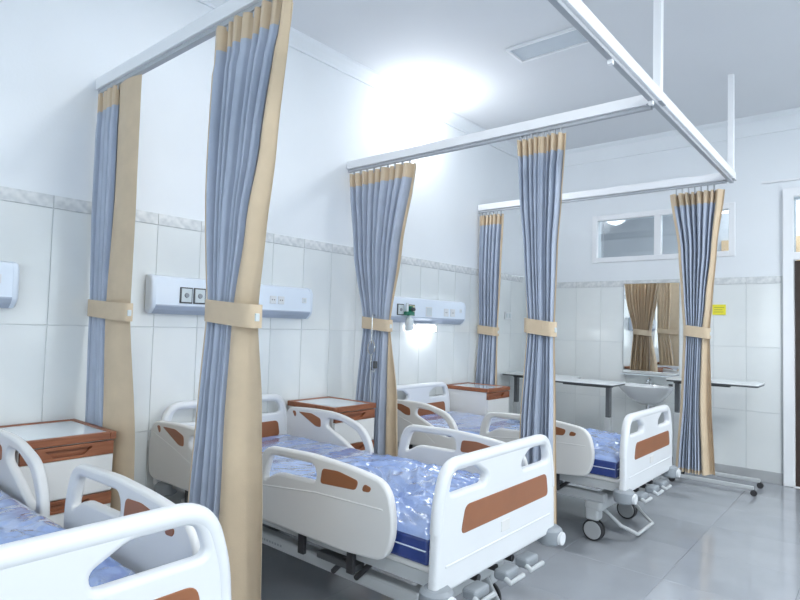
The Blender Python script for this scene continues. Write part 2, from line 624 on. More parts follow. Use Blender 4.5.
# ------------------------------------------------------------------ curtain rails
def rail(name, label, p0, p1, along, gliders=()):
    t = empty(name, (0, 0, 0))
    tag(t, label, 'curtain rail')
    (x0, y0), (x1, y1) = p0, p1
    w = 0.03
    if along == 'x':
        obj('beam', box(x0, x1, y0 - w, y0 + w, ZR + 0.022, ZR + 0.085, 0.004), M_ALU, t)
        obj('track', box(x0, x1, y0 - 0.014, y0 + 0.014, ZR, ZR + 0.022, 0.002), M_TRACK, t)
    else:
        obj('beam', box(x0 - w, x0 + w, y0, y1, ZR + 0.022, ZR + 0.085, 0.004), M_ALU, t)
        obj('track', box(x0 - 0.014, x0 + 0.014, y0, y1, ZR, ZR + 0.022, 0.002), M_TRACK, t)
    for g in gliders:
        c = (g, y0) if along == 'x' else (x0, g)
        obj('glider', box(c[0] - 0.012, c[0] + 0.012, c[1] - 0.012, c[1] + 0.012, ZR - 0.022, ZR + 0.001, 0.003), M_ALU, t)
    return t


rail('curtain_rail', 'white curtain rail across the bay beside the raised bed', (0.011, YN), (XR - 0.031, YN), 'x')
rail('curtain_rail', 'white curtain rail across the ward between the middle and far beds', (0.011, YA), (XR - 0.031, YA), 'x')
rail('curtain_rail', 'white curtain rail across the ward in front of the high window', (0.011, YF), (XR - 0.031, YF), 'x')
lr = rail('curtain_rail', 'long white rail running past the foot ends of all the beds', (XR, YE + 0.001), (XR, YF + 0.03), 'y',
          (1.9, 2.6, 3.2))
for (y, lab) in ((YA, 'a'), (YF, 'b')):
    obj('hanger_post', box(XR - 0.022, XR + 0.022, y - 0.022, y + 0.022, ZR + 0.086, ZC - 0.001, 0.004), M_ALU, lr)
    obj('joint_plate', box(XR - 0.05, XR + 0.034, y - 0.045, y + 0.034, ZR + 0.016, ZR + 0.0215, 0.002), M_TRACK, lr)


# ------------------------------------------------------------------ curtains
def interp(rows, z, k):
    rows = sorted(rows, key=lambda r: -r[0])
    if z >= rows[0][0]:
        return rows[0][k]
    for a, b in zip(rows, rows[1:]):
        if a[0] >= z >= b[0]:
            t = (a[0] - z) / (a[0] - b[0])
            t = t * t * (3 - 2 * t) * 0.5 + t * 0.5
            return a[k] + (b[k] - a[k]) * t
    return rows[-1][k]


def curtain(label, y0, rows, n, ztie, seed, wl=0.012, ztop=2.617, zbot=0.22, head=0.105, amp=0.036, hemfold=1.0,
            group='tied-back ward curtains'):
    """rows: (z, x left, x of hem seam, x right)"""
    rnd = random.Random(seed)
    xm = (interp(rows, ztie, 1) + interp(rows, ztie, 3)) / 2
    t = empty('curtain', (xm, y0, 0))
    ph = rnd.random() * 6.28
    warp = [(rnd.uniform(-0.14, 0.14) / n, k + 1, rnd.random() * 6.28) for k in range(5)]
    drift = [rnd.uniform(-0.5, 0.5) for _ in range(4)]

    def A(z):
        d = abs(z - ztie)
        if z > ztie:
            return amp * (0.62 + 0.38 * min(1, d / 0.5)) if z < ztop - 0.2 else amp * 0.85
        return amp * (0.62 + 0.75 * min(1, d / 0.8))

    def yf(s, z):
        w = s
        for a, k, p in warp:
            w += a * math.sin(k * 2 * PI * s + p)
        q = 2 * PI * n * w + ph + drift[0] * math.sin(z * 1.7 + drift[1] * 5) * 0.8
        v = 1.0 - 2.1 * abs(math.sin(q / 2)) ** 0.75 + 0.22 * math.sin(q * 0.37 + z * 1.3 + drift[3] * 6)
        return A(z) * v

    def P(seg, s, z):
        xl, xb, xr = interp(rows, z, 1), interp(rows, z, 2), interp(rows, z, 3)
        zz = z
        if seg == 0:
            return (xl + wl * s, yf(0.0, z) + (1 - s) * 0.012, zz)
        if seg == 1:
            x = xl + wl + (xb - xl - wl) * s
            # slight roll-over of the pleats
            x += 0.16 * (xb - xl) / n * math.sin(2 * (2 * PI * n * s + ph)) * 0.35
            if s < 1e-6:
                x = xl + wl
            if s > 1 - 1e-6:
                x = xb
            return (x, yf(s, z), zz)
        y1 = yf(1.0, z)
        f = A(z) * 1.1 * math.sin(s * PI * 2 * hemfold + 0.4 * math.sin(z * 2)) * min(1, (xr - xb) / 0.08)
        return (xb + (xr - xb) * s, y1 * (1 - s) ** 2 - f * 0.6 - 0.004 * s, zz)

    def grid(seg, z0, z1, nu, nz, off=0.0):
        vs_, fs = [], []
        for j in range(nz + 1):
            z = z0 + (z1 - z0) * j / nz
            for i in range(nu + 1):
                x, y, zz = P(seg, i / nu, z)
                vs_.append((x - xm, y + off, zz))
        for j in range(nz):
            for i in range(nu):
                a = j * (nu + 1) + i
                fs.append((a, a + 1, a + nu + 2, a + nu + 1))
        return vs_, fs

    def build(name, grids, material):
        vs_, fs = [], []
        for v, f in grids:
            o = len(vs_)
            vs_ += v
            fs += [tuple(i + o for i in q) for q in f]
        me = bpy.data.meshes.new(name)
        me.from_pydata(vs_, [], fs)
        ob = obj(name, me, material, t)
        for p in me.polygons:
            p.use_smooth = True
        return ob

    nu = n * 16
    zh = ztop - head
    build('drape', [grid(1, zbot + 0.03, zh, nu, 46)], M_CURT)
    hb = [grid(1, zh, ztop, nu, 3)]
    build('header_band', hb, M_BEIGE)
    build('bottom_hem', [grid(1, zbot, zbot + 0.03, nu, 1)], M_BEIGE)
    build('side_hem', [grid(0, zbot, ztop, 3, 46)], M_BEIGE)
    build('side_hem', [grid(2, zbot, ztop, 16, 46)], M_BEIGE)
    build('lining', [grid(1, zbot + 0.01, ztop - 0.01, nu, 46, 0.007)], M_BEIGE)
    # tieback band: an upright loop round the gathered cloth
    a = (interp(rows, ztie, 3) - interp(rows, ztie, 1)) / 2 + 0.003
    b = amp * 0.62 * 1.5 + 0.014
    bm = bmesh.new()
    N = 40
    ring = []
    for k in range(N):
        th = 2 * PI * k / N
        cx = math.copysign(abs(math.cos(th)) ** 0.6, math.cos(th)) * a
        cy = math.copysign(abs(math.sin(th)) ** 0.6, math.sin(th)) * b
        dz = -0.012 * cx / a
        r4 = []
        for (sc, zz) in ((1.0, -0.045), (1.0, 0.045)):
            r4.append(bm.verts.new((cx * sc, cy * sc, ztie + zz + dz)))
        for zz in (0.045, -0.045):
            r4.append(bm.verts.new((cx * (1 - 0.005 / a), cy * (1 - 0.005 / b), ztie + zz + dz)))
        ring.append(r4)
    for k in range(N):
        p, q = ring[k], ring[(k + 1) % N]
        for e in range(4):
            bm.faces.new((p[e], q[e], q[(e + 1) % 4], p[(e + 1) % 4]))
    bmesh.ops.recalc_face_normals(bm, faces=bm.faces)
    tb = smooth(obj('tieback', bm, M_BEIGE, t), 50)
    obj('clasp', box(a - 0.003, a + 0.006, -0.012, 0.006, ztie - 0.03, ztie, 0.002), M_PALEG, tb)
    # hooks up into the track
    hk = None
    for k in range(n):
        s = (k + 0.5) / n
        x, y, z = P(1, s, ztop - 0.005)
        if hk is None:
            ho = obj('hook', box(-0.004, 0.004, -0.01, 0.01, -0.02, ZR - ztop - 0.0005, 0.002, 1), M_TRACK, t, (x - xm, 0, ztop))
            hk = ho.data
        else:
            obj('hook', hk, None, t, (x - xm, 0, ztop))
    tag(t, label, 'curtain', group)
    return t


C1 = [(2.6, 0.02, 0.27, 0.495), (2.0, 0.02, 0.28, 0.495), (1.42, 0.03, 0.245, 0.485), (0.78, 0.07, 0.33, 0.58), (0.22, 0.07, 0.34, 0.60)]
C2 = [(2.6, 1.20, 1.655, 1.675), (2.05, 1.185, 1.545, 1.60), (1.75, 1.188, 1.47, 1.555), (1.41, 1.205, 1.40, 1.53), (1.05, 1.188, 1.40, 1.58),
      (0.68, 1.168, 1.42, 1.603), (0.22, 1.145, 1.43, 1.61)]
C3 = [(2.6, 0.015, 0.685, 0.705), (1.96, 0.105, 0.56, 0.598), (1.39, 0.229, 0.478, 0.505), (0.82, 0.19, 0.482, 0.60), (0.22, 0.175, 0.485, 0.62)]
C4 = [(2.6, 1.539, 1.868, 1.885), (2.2, 1.569, 1.85, 1.863), (1.88, 1.604, 1.829, 1.842), (1.395, 1.635, 1.818, 1.83), (0.82, 1.604, 1.835, 1.847), (0.22, 1.60, 1.85, 1.862)]
C5 = [(2.6, 0.02, 0.305, 0.318), (2.0, 0.02, 0.283, 0.295), (1.36, 0.035, 0.262, 0.273), (0.77, 0.02, 0.262, 0.274), (0.22, 0.02, 0.265, 0.28)]
C6 = [(2.6, 1.949, 2.318, 2.375), (2.09, 2.024, 2.278, 2.315), (1.66, 2.05, 2.235, 2.285), (1.4, 2.067, 2.21, 2.265), (0.83, 2.055, 2.2, 2.281), (0.24, 2.019, 2.217, 2.308)]
curtain('blue-grey curtain with broad beige side hanging behind the raised bed\'s bedside cabinet', YN, C1, 4, 1.42, 3, amp=0.024, hemfold=0.6)
curtain('largest blue-grey curtain with wide beige hem hanging past the raised bed\'s footboard', YN, C2, 7, 1.41, 11, wl=0.03, amp=0.036, hemfold=0.9)
curtain('fan-shaped blue-grey curtain by the wall, with a chrome hook hanging on its tie', YA, C3, 9, 1.39, 21, amp=0.04, ztop=2.597)
curtain('blue-grey curtain standing behind the middle bed\'s footboard', YA, C4, 8, 1.395, 31, wl=0.016, amp=0.04, ztop=2.59)
curtain('pale blue-grey curtain by the wall, behind the far bed\'s bedside cabinet', YF, C5, 6, 1.36, 41, zbot=0.23, amp=0.04, ztop=2.585)
curtain('blue-grey curtain flanked by beige hems, in front of the basin mirror', YF, C6, 7, 1.4, 51, wl=0.024, zbot=0.24, amp=0.044, ztop=2.575)


# ------------------------------------------------------------------ hospital beds
def wheel(parent, x, y, r=0.07, w=0.03):
    """one caster: housing, fork, wheel with hub discs"""
    c = empty('caster', (x, y, 0))
    c.parent = parent
    bm = bmesh.new()
    n = 30
    h = w / 2 + 0.012
    rings = []
    for rr, yy in ((r - 0.014, -h), (r - 0.004, -h), (r, -h + 0.006), (r, -0.008), (r - 0.016, -0.006), (r - 0.016, 0.006), (r, 0.008),
                   (r, h - 0.006), (r - 0.004, h), (r - 0.014, h)):
        rings.append([bm.verts.new((rr * math.cos(2 * PI * k / n), yy, r + rr * math.sin(2 * PI * k / n))) for k in range(n)])
    for a, b in zip(rings, rings[1:]):
        for k in range(n):
            bm.faces.new((a[k], a[(k + 1) % n], b[(k + 1) % n], b[k]))
    bm.faces.new(rings[0])
    bm.faces.new(rings[-1])
    bmesh.ops.recalc_face_normals(bm, faces=bm.faces)
    smooth(obj('tyre', bm, M_DARK, c), 40)
    for s in (-1, 1):
        smooth(obj('hub', cyl((0, s * (h - 0.002), r), (0, s * (h + 0.005), r), r - 0.010, r - 0.016, 28), M_HUB, c), 40)
    bm = bmesh.new()
    add_cyl(bm, (0.0, 0, r), (0, 0, 2 * r + 0.03), 0.012)
    add_box(bm, -0.03, 0.03, -0.012, 0.012, 2 * r - 0.03, 2 * r + 0.012, 0.006)
    obj('fork', bm, M_LGREY, c)
    return c


FOOT_RAIL = dict(
    out=[(1.08, 0.455), (1.08, 0.66), (1.13, 0.80), (1.45, 0.812), (1.70, 0.80), (1.91, 0.772), (1.945, 0.60), (1.905, 0.47), (1.68, 0.452)],
    rad=[0.04, 0.06, 0.09, 0.05, 0.1, 0.11, 0.06, 0.08, 0.06],
    hole=[(1.14, 0.640), (1.18, 0.765), (1.49, 0.772), (1.505, 0.70), (1.235, 0.692)],
    big=[(1.53, 0.700), (1.54, 0.765), (1.635, 0.770), (1.755, 0.752), (1.74, 0.712)],
    small=[(1.772, 0.715), (1.785, 0.748), (1.825, 0.738), (1.815, 0.718)],
    rib=[(1.885, 0.665), (1.50, 0.655), (1.12, 0.615)], arms=(1.35, 1.66))
HEAD_RAIL = dict(
    out=[(0.03, 0.452), (0.015, 0.60), (0.045, 0.785), (0.30, 0.80), (0.55, 0.80), (0.78, 0.745), (0.872, 0.63), (0.872, 0.455)],
    rad=[0.07, 0.05, 0.07, 0.08, 0.1, 0.1, 0.08, 0.04],
    hole=[(0.455, 0.70), (0.47, 0.752), (0.60, 0.748), (0.745, 0.70), (0.815, 0.61), (0.815, 0.565), (0.745, 0.565), (0.60, 0.64)],
    big=[(0.175, 0.765), (0.31, 0.768), (0.405, 0.742), (0.41, 0.685), (0.36, 0.685)],
    small=[(0.11, 0.765), (0.145, 0.767), (0.155, 0.742), (0.142, 0.722)],
    rib=[(0.07, 0.72), (0.30, 0.66), (0.50, 0.60), (0.66, 0.50)], arms=(0.36, 0.66))


def side_rail(bed, y, spec, outer, dz, lowered=False):
    zo = dz - (0.30 if lowered else 0.0)
    xs = 0.04 if outer > 0 else (-0.02 if spec is FOOT_RAIL else 0.0)
    loop = lambda pts, r: rounded([(p[0] + xs, p[1] + zo) for p in pts], r, 6)
    o = obj('side_rail', plate([loop(spec['out'], spec['rad']), loop(spec['hole'], 0.035)], 0.036, 0.012, 'xz', y, 3), M_CREAM, bed)
    smooth(o, 50)
    for s in (-1, 1):
        for k in ('big', 'small'):
            smooth(obj('inlay', plate([loop(spec[k], 0.018)], 0.006, 0.002, 'xz', y + s * 0.0175), M_BROWN, o), 50)
    rib = tube([(a + xs, y + outer * 0.0145, b + zo) for a, b in spec['rib']], 0.0055, 8)
    smooth(obj('rib', rib, M_CREAM, o), 60)
    if not lowered:
        for px in spec['arms']:
            px += xs
            bm = bmesh.new()
            q = y - outer * 0.05
            add_box(bm, px - 0.02, px + 0.02, q - 0.01, q + 0.01, 0.34 + dz, 0.52 + dz, 0.004)
            add_box(bm, px - 0.02, px + 0.02, min(q, y - outer * 0.015), max(q, y - outer * 0.015), 0.50 + dz, 0.53 + dz, 0.003)
            obj('hinge_arm', bm, M_DARK, bed)
    return o


def board_loops(h, dz):
    """end board outline in (y,z): rounded top corners, handle slots either side of a middle web"""
    out = rounded([(-0.49, 0.40), (-0.478, 0.70), (-0.43, 0.882), (0.43, 0.882), (0.478, 0.70), (0.49, 0.40)],
                  [0.03, 0.15, 0.13, 0.13, 0.15, 0.03], 8)
    hl = rounded([(-0.415, 0.752), (-0.385, 0.835), (-0.225, 0.835), (-0.145, 0.79), (-0.155, 0.752)], [0.03, 0.035, 0.02, 0.02, 0.02], 5)
    hr = [(-a, b) for a, b in hl][::-1]
    return [[(a, b + dz) for a, b in lp] for lp in (out, hl, hr)]


def make_mattress(dz):
    L0, L1, W, H0, H1 = 0.13, 2.045, 0.445, 0.482, 0.612
    nx_, ny_ = 190, 90
    bm = bmesh.new()
    g = []
    for i in range(nx_ + 1):
        row = []
        for j in range(ny_ + 1):
            x = L0 + (L1 - L0) * i / nx_
            y = -W + 2 * W * j / ny_
            ex = min(x - L0, L1 - x)
            ey = W - abs(y)
            e = min(ex, ey)
            z = H1 - 0.03 * max(0, 1 - e / 0.05) ** 2
            p = Vector((x, y, 0))
            foot = max(0.0, min(1, (x - 0.85) / 0.5))
            w = noise.noise(Vector((x * 2.0 + 3, y * 2.5, 1.0)))
            q = Vector((x * 4.2 + w * 1.6, y * 3.6 - w * 1.8, 4.0))
            ridge = 1 - abs(noise.noise(q)) * 2.4
            ridge2 = 1 - abs(noise.noise(q * 2.3 + Vector((7, 3, 1)))) * 2.2
            k = min(1, e / 0.06)
            ridge3 = 1 - abs(noise.noise(q * 4.6 + Vector((2, 9, 5)))) * 2.2
            z += k * foot * (0.020 * max(-0.4, ridge) + 0.015 * max(-0.4, ridge2) + 0.007 * max(-0.4, ridge3) - 0.012)
            # long creases running across the head part
            c = noise.noise(Vector((x * 9.0 + 0.8 * w, y * 1.6, 9.0)))
            z += k * (1 - foot) * (0.010 * c - 0.002)
            row.append(bm.verts.new((x, y, z + dz)))
        g.append(row)
    for i in range(nx_):
        for j in range(ny_):
            bm.faces.new((g[i][j], g[i + 1][j], g[i + 1][j + 1], g[i][j + 1]))
    return bm, (L0, L1, W, H0, H1)


def make_bed(label, yc, x_off, dz, rz=0.0, far_low=False):
    bed = empty('hospital_bed', (x_off, yc, 0), rz)
    tag(bed, label, 'bed', 'hospital beds')
    for name, x, s in (('headboard', 0.075, 1), ('footboard', 2.095, 1)):
        o = smooth(obj(name, plate(board_loops(0, dz), 0.042, 0.014, 'yz', x, 3), M_WHITE, bed), 50)
        inl = rounded([(-0.335, 0.592 + dz), (-0.305, 0.698 + dz), (0.385, 0.698 + dz), (0.405, 0.592 + dz)], 0.03, 5)
        for sd in (-1, 1):
            smooth(obj('inlay', plate([inl], 0.006, 0.002, 'yz', x + sd * 0.0205), M_BROWN, o), 50)
        bar = [(-0.464, 0.62)] + rounded([(-0.464, 0.60), (-0.458, 0.71), (-0.412, 0.859), (0.412, 0.859), (0.458, 0.71), (0.464, 0.60)], [0, 0.10, 0.12, 0.12, 0.10, 0], 9)[1:-1] + [(0.464, 0.62)]
        smooth(obj('handle_bar', tube([(x, a, b + dz) for a, b in bar], 0.0245, 12), M_WHITE, o), 60)
        # moulded groove lines low on the outer face
        sgn = 1 if name == 'footboard' else -1
        obj('moulding', box(x + sgn * 0.018 - 0.004, x + sgn * 0.018 + 0.006, -0.43, 0.43, 0.492 + dz, 0.502 + dz, 0.003), M_WHITE, o)
        obj('latch_plate', box(x + sgn * 0.021 - 0.002, x + sgn * 0.021 + 0.003, -0.03, 0.04, 0.525 + dz, 0.57 + dz, 0.002), M_CREAM, o)
    # corner bumpers
    for x in (0.10, 2.10):
        for y in ((-0.46, 0.46) if x > 1 else (-0.425, 0.425)):
            bm = bmesh.new()
            sx = 1 if x > 1 else -1
            add_lathe(bm, [(0.045, 0.0), (0.062, 0.012), (0.066, 0.04), (0.062, 0.07), (0.048, 0.082)], (x + sx * 0.0, y, 0.348 + dz), 24)
            if x < 1:
                bmesh.ops.translate(bm, vec=(0.0, 0, 0), verts=bm.verts)
            b_ = smooth(obj('corner_bumper', bm, M_GREYP, bed), 40)
            bm = cyl((x + sx * 0.03, y, 0.385 + dz), (x + sx * 0.072, y, 0.385 + dz), 0.035, 0.030, 20)
            smooth(obj('bumper_roller', bm, M_WHITE, b_), 40)
    # side rails
    for y, outer in ((-0.485, -1), (0.485, 1)):
        side_rail(bed, y, HEAD_RAIL, outer, dz, far_low and outer > 0)
        side_rail(bed, y, FOOT_RAIL, outer, dz, far_low and outer > 0)
    # deck and frame
    bm = bmesh.new()
    add_box(bm, 0.12, 2.06, -0.43, 0.43, 0.452 + dz, 0.48 + dz, 0.008)
    obj('mattress_deck', bm, M_CREAM, bed)
    for y in (-0.40, 0.40):
        obj('deck_beam', box(0.10, 2.06, y - 0.02, y + 0.02, 0.395 + dz, 0.45 + dz, 0.004), M_LGREY, bed)
    for x in (0.35, 1.0, 1.65):
        obj('deck_crossbar', box(x - 0.025, x + 0.025, -0.385, 0.385, 0.40 + dz, 0.451 + dz, 0.004), M_LGREY, bed)
    # mattress
    bm, (L0, L1, W, H0, H1) = make_mattress(dz)
    mo = smooth(obj('mattress', bm, M_BLUE, bed), 60)
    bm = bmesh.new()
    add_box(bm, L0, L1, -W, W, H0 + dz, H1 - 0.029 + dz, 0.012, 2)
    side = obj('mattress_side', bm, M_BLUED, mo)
    bm = bmesh.new()
    zz = (H0 + H1) / 2 + dz - 0.01
    e = 0.0015
    add_tube(bm, [(L0 + .02, -W - e, zz), (L1 - .015, -W - e, zz), (L1 + e, -W + .015, zz), (L1 + e, W - .015, zz), (L1 - .015, W + e, zz), (L0 + .02, W + e, zz)], 0.0028, 6)
    obj('piping', bm, M_CONS, mo)
    # base: two lower beams, cross members, columns
    for y in (-0.335, 0.335):
        b_ = obj('base_beam', box(0.16, 1.94, y - 0.03, y + 0.03, 0.265, 0.325, 0.01), M_LGREY, bed)
        sg = -1 if y < 0 else 1
        bm = bmesh.new()
        for k in range(9):
            xx = 0.92 + k * 0.021
            add_box(bm, xx, xx + 0.013, y + sg * 0.030 - 0.0006, y + sg * 0.030 + 0.0006, 0.288, 0.298)
        obj('lettering', bm, M_GREYP, b_)
    for x in (0.24, 1.86):
        obj('cross_member', box(x - 0.06, x + 0.06, -0.36, 0.36, 0.20, 0.275, 0.025, 3), M_LGREY, bed)
    for x in (0.55, 1.45):
        obj('lift_column', box(x - 0.05, x + 0.05, -0.12, 0.12, 0.27, 0.42 + dz, 0.01), M_GREYP, bed)
        obj('column_foot', box(x - 0.04, x + 0.04, -0.34, 0.34, 0.268, 0.31, 0.008), M_LGREY, bed)
    for (y, xa) in ((0.0, 0.65), (-0.14, 1.1), (0.14, 1.1)):
        smooth(obj('crank_rod', cyl((xa, y, 0.37 + dz), (2.08, y, 0.36 + dz), 0.015), M_DARK, bed), 40)
    for (x, y) in ((1.5, -0.40), (1.62, -0.38), (1.5, 0.40)):
        smooth(obj('link_strut', cyl((x, y, 0.30), (x + 0.12, y, 0.42 + dz), 0.012), M_DARK, bed), 40)
    obj('release_lever', box(1.42, 1.66, -0.43, -0.37, 0.345, 0.375, 0.006), M_EDGE, bed)
    # folded cranks below the footboard
    for y in (-0.22, 0.02, 0.2):
        k = obj('crank', box(2.085, 2.15, y - 0.055, y + 0.055, 0.325 + dz, 0.368 + dz, 0.012, 3), M_GREYP, bed)
        smooth(obj('grip', tube([(2.14, y - 0.05, 0.342 + dz), (2.165, y - 0.05, 0.33 + dz), (2.165, y + 0.06, 0.33 + dz)], 0.011), M_LGREY, k), 40)
    # casters on the base
    for x in (0.25, 1.85):
        for y in (-0.31, 0.31):
            wheel(bed, x, y)
            obj('caster_housing', box(x - 0.045, x + 0.045, y - 0.045, y + 0.045, 0.135, 0.225, 0.02, 3), M_LGREY, bed)
    # central brake pedal bar
    bm = tube([(1.88, -0.24, 0.20), (1.99, -0.20, 0.10), (2.08, -0.15, 0.055), (2.08, 0.15, 0.055), (1.99, 0.2, 0.10), (1.88, 0.24, 0.20)], 0.012)
    smooth(obj('brake_bar', bm, M_LGREY, bed), 40)
    return bed


make_bed('white hospital bed with bare blue mattress, standing higher than the others', 0.368, 0.045, 0.075)
make_bed('white hospital bed with plastic-wrapped blue mattress, parked between the two other beds', 2.215, 0.014, 0.0)
make_bed('white hospital bed with bare blue mattress, parked nearest the basin', 4.18, 0.035, -0.022, math.radians(-0.8), True)


# ------------------------------------------------------------------ bedside cabinets
def make_cabinet(label, x0, y0, H=0.815):
    D, W = 0.49, 0.403
    t = empty('bedside_cabinet', (x0, y0, 0))
    tag(t, label, 'cabinet', 'bedside cabinets')
    obj('body', box(0, D - 0.02, 0, W, 0.06, H - 0.035, 0.004), M_CREAM, t)
    # brown rim round the top with an inset pale panel
    bm = bmesh.new()
    e = 0.022
    add_box(bm, -0.005, D + 0.004, -0.006, e, H - 0.036, H, 0.004)
    add_box(bm, -0.005, D + 0.004, W - e, W + 0.006, H - 0.036, H, 0.004)
    add_box(bm, -0.005, e, e, W - e, H - 0.036, H, 0.004)
    add_box(bm, D - e, D + 0.004, e, W - e, H - 0.036, H, 0.004)
    obj('top_rim', bm, M_WOOD, t)
    obj('top_panel', box(e, D - e, e, W - e, H - 0.03, H - 0.005), M_PANELTOP, t)
    # drawers: white front under a brown pull strip with a slanted finger recess
    for (z1, z0, hz) in ((H - 0.040, 0.555, 0.066), (0.550, 0.33, 0.060), (0.325, 0.075, 0.060)):
        d = obj('drawer', box(D - 0.022, D - 0.002, 0.004, W - 0.004, z0, z1 - hz, 0.003), M_CREAM, t)
        pl = plate([[(0.004, z1 - hz + 0.002), (W - 0.004, z1 - hz + 0.002), (W - 0.004, z1 - 0.002), (0.004, z1 - 0.002)],
                    rounded([(0.10, z1 - 0.018), (W - 0.10, z1 - 0.018), (W - 0.14, z1 - hz + 0.014), (0.14, z1 - hz + 0.014)], 0.006, 3)],
                   0.022, 0.002, 'yz', D - 0.010)
        obj('pull_strip', pl, M_WOOD, d)
        obj('pull_recess', box(D - 0.0205, D - 0.0195, 0.09, W - 0.09, z1 - hz + 0.008, z1 - 0.012), M_WOOD, d)
    obj('plinth', box(0.02, D - 0.04, 0.02, W - 0.02, 0.012, 0.06), M_GREYP, t)
    for x in (0.05, D - 0.07):
        for y in (0.05, W - 0.05):
            obj('foot', cyl((x, y, 0.0), (x, y, 0.03), 0.018, 0.022, 14), M_DARK, t)
    return t


make_cabinet('white bedside cabinet with brown drawer pulls, beside the raised bed', 0.025, 0.893, 0.832)
make_cabinet('white bedside cabinet with brown trim, between the middle bed and the fan-shaped curtain', 0.035, 2.75)
make_cabinet('white bedside cabinet with brown trim, beside the bed nearest the basin', 0.035, 4.715)


# ------------------------------------------------------------------ bed-head consoles
def make_console(label, y0, y1, items):
    t = empty('bed_head_console', (0.0, (y0 + y1) / 2, 0))
    tag(t, label, 'wall console', 'bed-head consoles')
    h = (y1 - y0) / 2
    prof = [(0.011, 1.425), (0.045, 1.415), (0.075, 1.44), (0.092, 1.462), (0.092, 1.60), (0.075, 1.632), (0.045, 1.642), (0.011, 1.642)]

    def ext(pr, a, b):
        bm = bmesh.new()
        A = [bm.verts.new((x, a, z)) for x, z in pr]
        B = [bm.verts.new((x, b, z)) for x, z in pr]
        for k in range(len(pr)):
            bm.faces.new((A[k], A[(k + 1) % len(pr)], B[(k + 1) % len(pr)], B[k]))
        bm.faces.new(A)
        bm.faces.new(B[::-1])
        bmesh.ops.recalc_face_normals(bm, faces=bm.faces)
        return bm
    bm = ext(prof, -h + 0.03, h - 0.03)
    smooth(obj('body', bm, M_CONS, t), 30)
    low = [(0.046, 1.412), (0.078, 1.436), (0.095, 1.459), (0.095, 1.466), (0.074, 1.444), (0.045, 1.4185)]
    obj('lower_strip', ext(low, -h + 0.03, h - 0.03), M_CONSG, t)
    for s in (-1, 1):
        pr2 = [((x - 0.011) * 1.03 + 0.011, 1.53 + (z - 1.53) * 1.02) for x, z in prof]
        bm = ext(pr2, s * (h - 0.03), s * h)
        es = [e for e in bm.edges if all(abs(v.co.y - s * h) < 1e-5 for v in e.verts)]
        bmesh.ops.bevel(bm, geom=es, offset=0.015, segments=3, profile=0.5, affect='EDGES')
        smooth(obj('end_cap', bm, M_CONS, t), 40)
    ym = (y0 + y1) / 2
    for it in items:
        k, a, b, z0, z1 = it
        a -= ym
        b -= ym
        xf = 0.092
        if k == 'gas':
            g = obj('gas_outlet', box(xf - 0.002, xf + 0.008, a, b, z0, z1, 0.003), M_EDGE, t)
            obj('outlet_face', box(xf + 0.007, xf + 0.011, a + 0.008, b - 0.008, z0 + 0.008, z1 - 0.008, 0.001), it and (M_PALEY if a > -0.33 else M_PALEG), g)
            cy, cz = (a + b) / 2, (z0 + z1) / 2
            smooth(obj('outlet_port', cyl((xf + 0.010, cy, cz), (xf + 0.018, cy, cz), 0.016, 0.013, 16), M_GREYP, g), 40)
        elif k == 'socket':
            g = obj('socket', box(xf - 0.002, xf + 0.006, a, b, z0, z1, 0.003), M_WHITE, t)
            cy, cz = (a + b) / 2, (z0 + z1) / 2
            bm = bmesh.new()
            for s in (-0.009, 0.009):
                add_cyl(bm, (xf + 0.005, cy + s, cz), (xf + 0.0072, cy + s, cz), 0.0042, n=8)
            obj('pin_hole', bm, M_EDGE, g)
        elif k == 'switch':
            g = obj('switch', box(xf - 0.002, xf + 0.006, a, b, z0, z1, 0.003), M_WHITE, t)
            obj('rocker', box(xf + 0.005, xf + 0.010, a + 0.01, b - 0.01, z0 + 0.008, z1 - 0.008, 0.002), M_PALEG, g)
        elif k == 'lamp':
            g = obj('reading_lamp', box(0.014, 0.088, a, b, 1.390, 1.4115, 0.006), M_WHITE, t)
            obj('lamp_tube', box(0.03, 0.105, a + 0.01, b - 0.01, 1.335, 1.3905, 0.012), M_READ, g)
            l = bpy.data.lights.new('reading_light', 'AREA')
            l.shape = 'RECTANGLE'
            l.size, l.size_y, l.energy, l.color = 0.07, b - a - 0.03, 0.3, LAMP_COL
            lo = bpy.data.objects.new('reading_light', l)
            COL.objects.link(lo)
            lo.parent = t
            lo.location = (0.055, (a + b) / 2, 1.33)
    return t


make_console('pale wall console with one end showing, over the raised bed', -0.27, 0.985,
             [('socket', 0.86, 0.905, 1.53, 1.575), ('socket', 0.80, 0.845, 1.53, 1.575)])
make_console('pale wall console with two framed gas outlets, over the middle bed', 1.655, 2.905,
             [('gas', 1.834, 1.916, 1.48, 1.578), ('gas', 1.924, 2.006, 1.48, 1.578),
              ('socket', 2.505, 2.560, 1.51, 1.565), ('socket', 2.575, 2.63, 1.51, 1.565), ('switch', 2.795, 2.835, 1.527, 1.566)])
make_console('pale wall console with a lit reading lamp, over the far bed', 3.72, 4.965,
             [('gas', 3.875, 3.965, 1.475, 1.575), ('gas', 4.03, 4.12, 1.475, 1.575), ('switch', 4.29, 4.385, 1.475, 1.565),
              ('socket', 4.58, 4.655, 1.485, 1.56), ('socket', 4.69, 4.765, 1.485, 1.56), ('switch', 4.85, 4.885, 1.53, 1.565),
              ('lamp', 4.16, 4.46, 0, 0)])

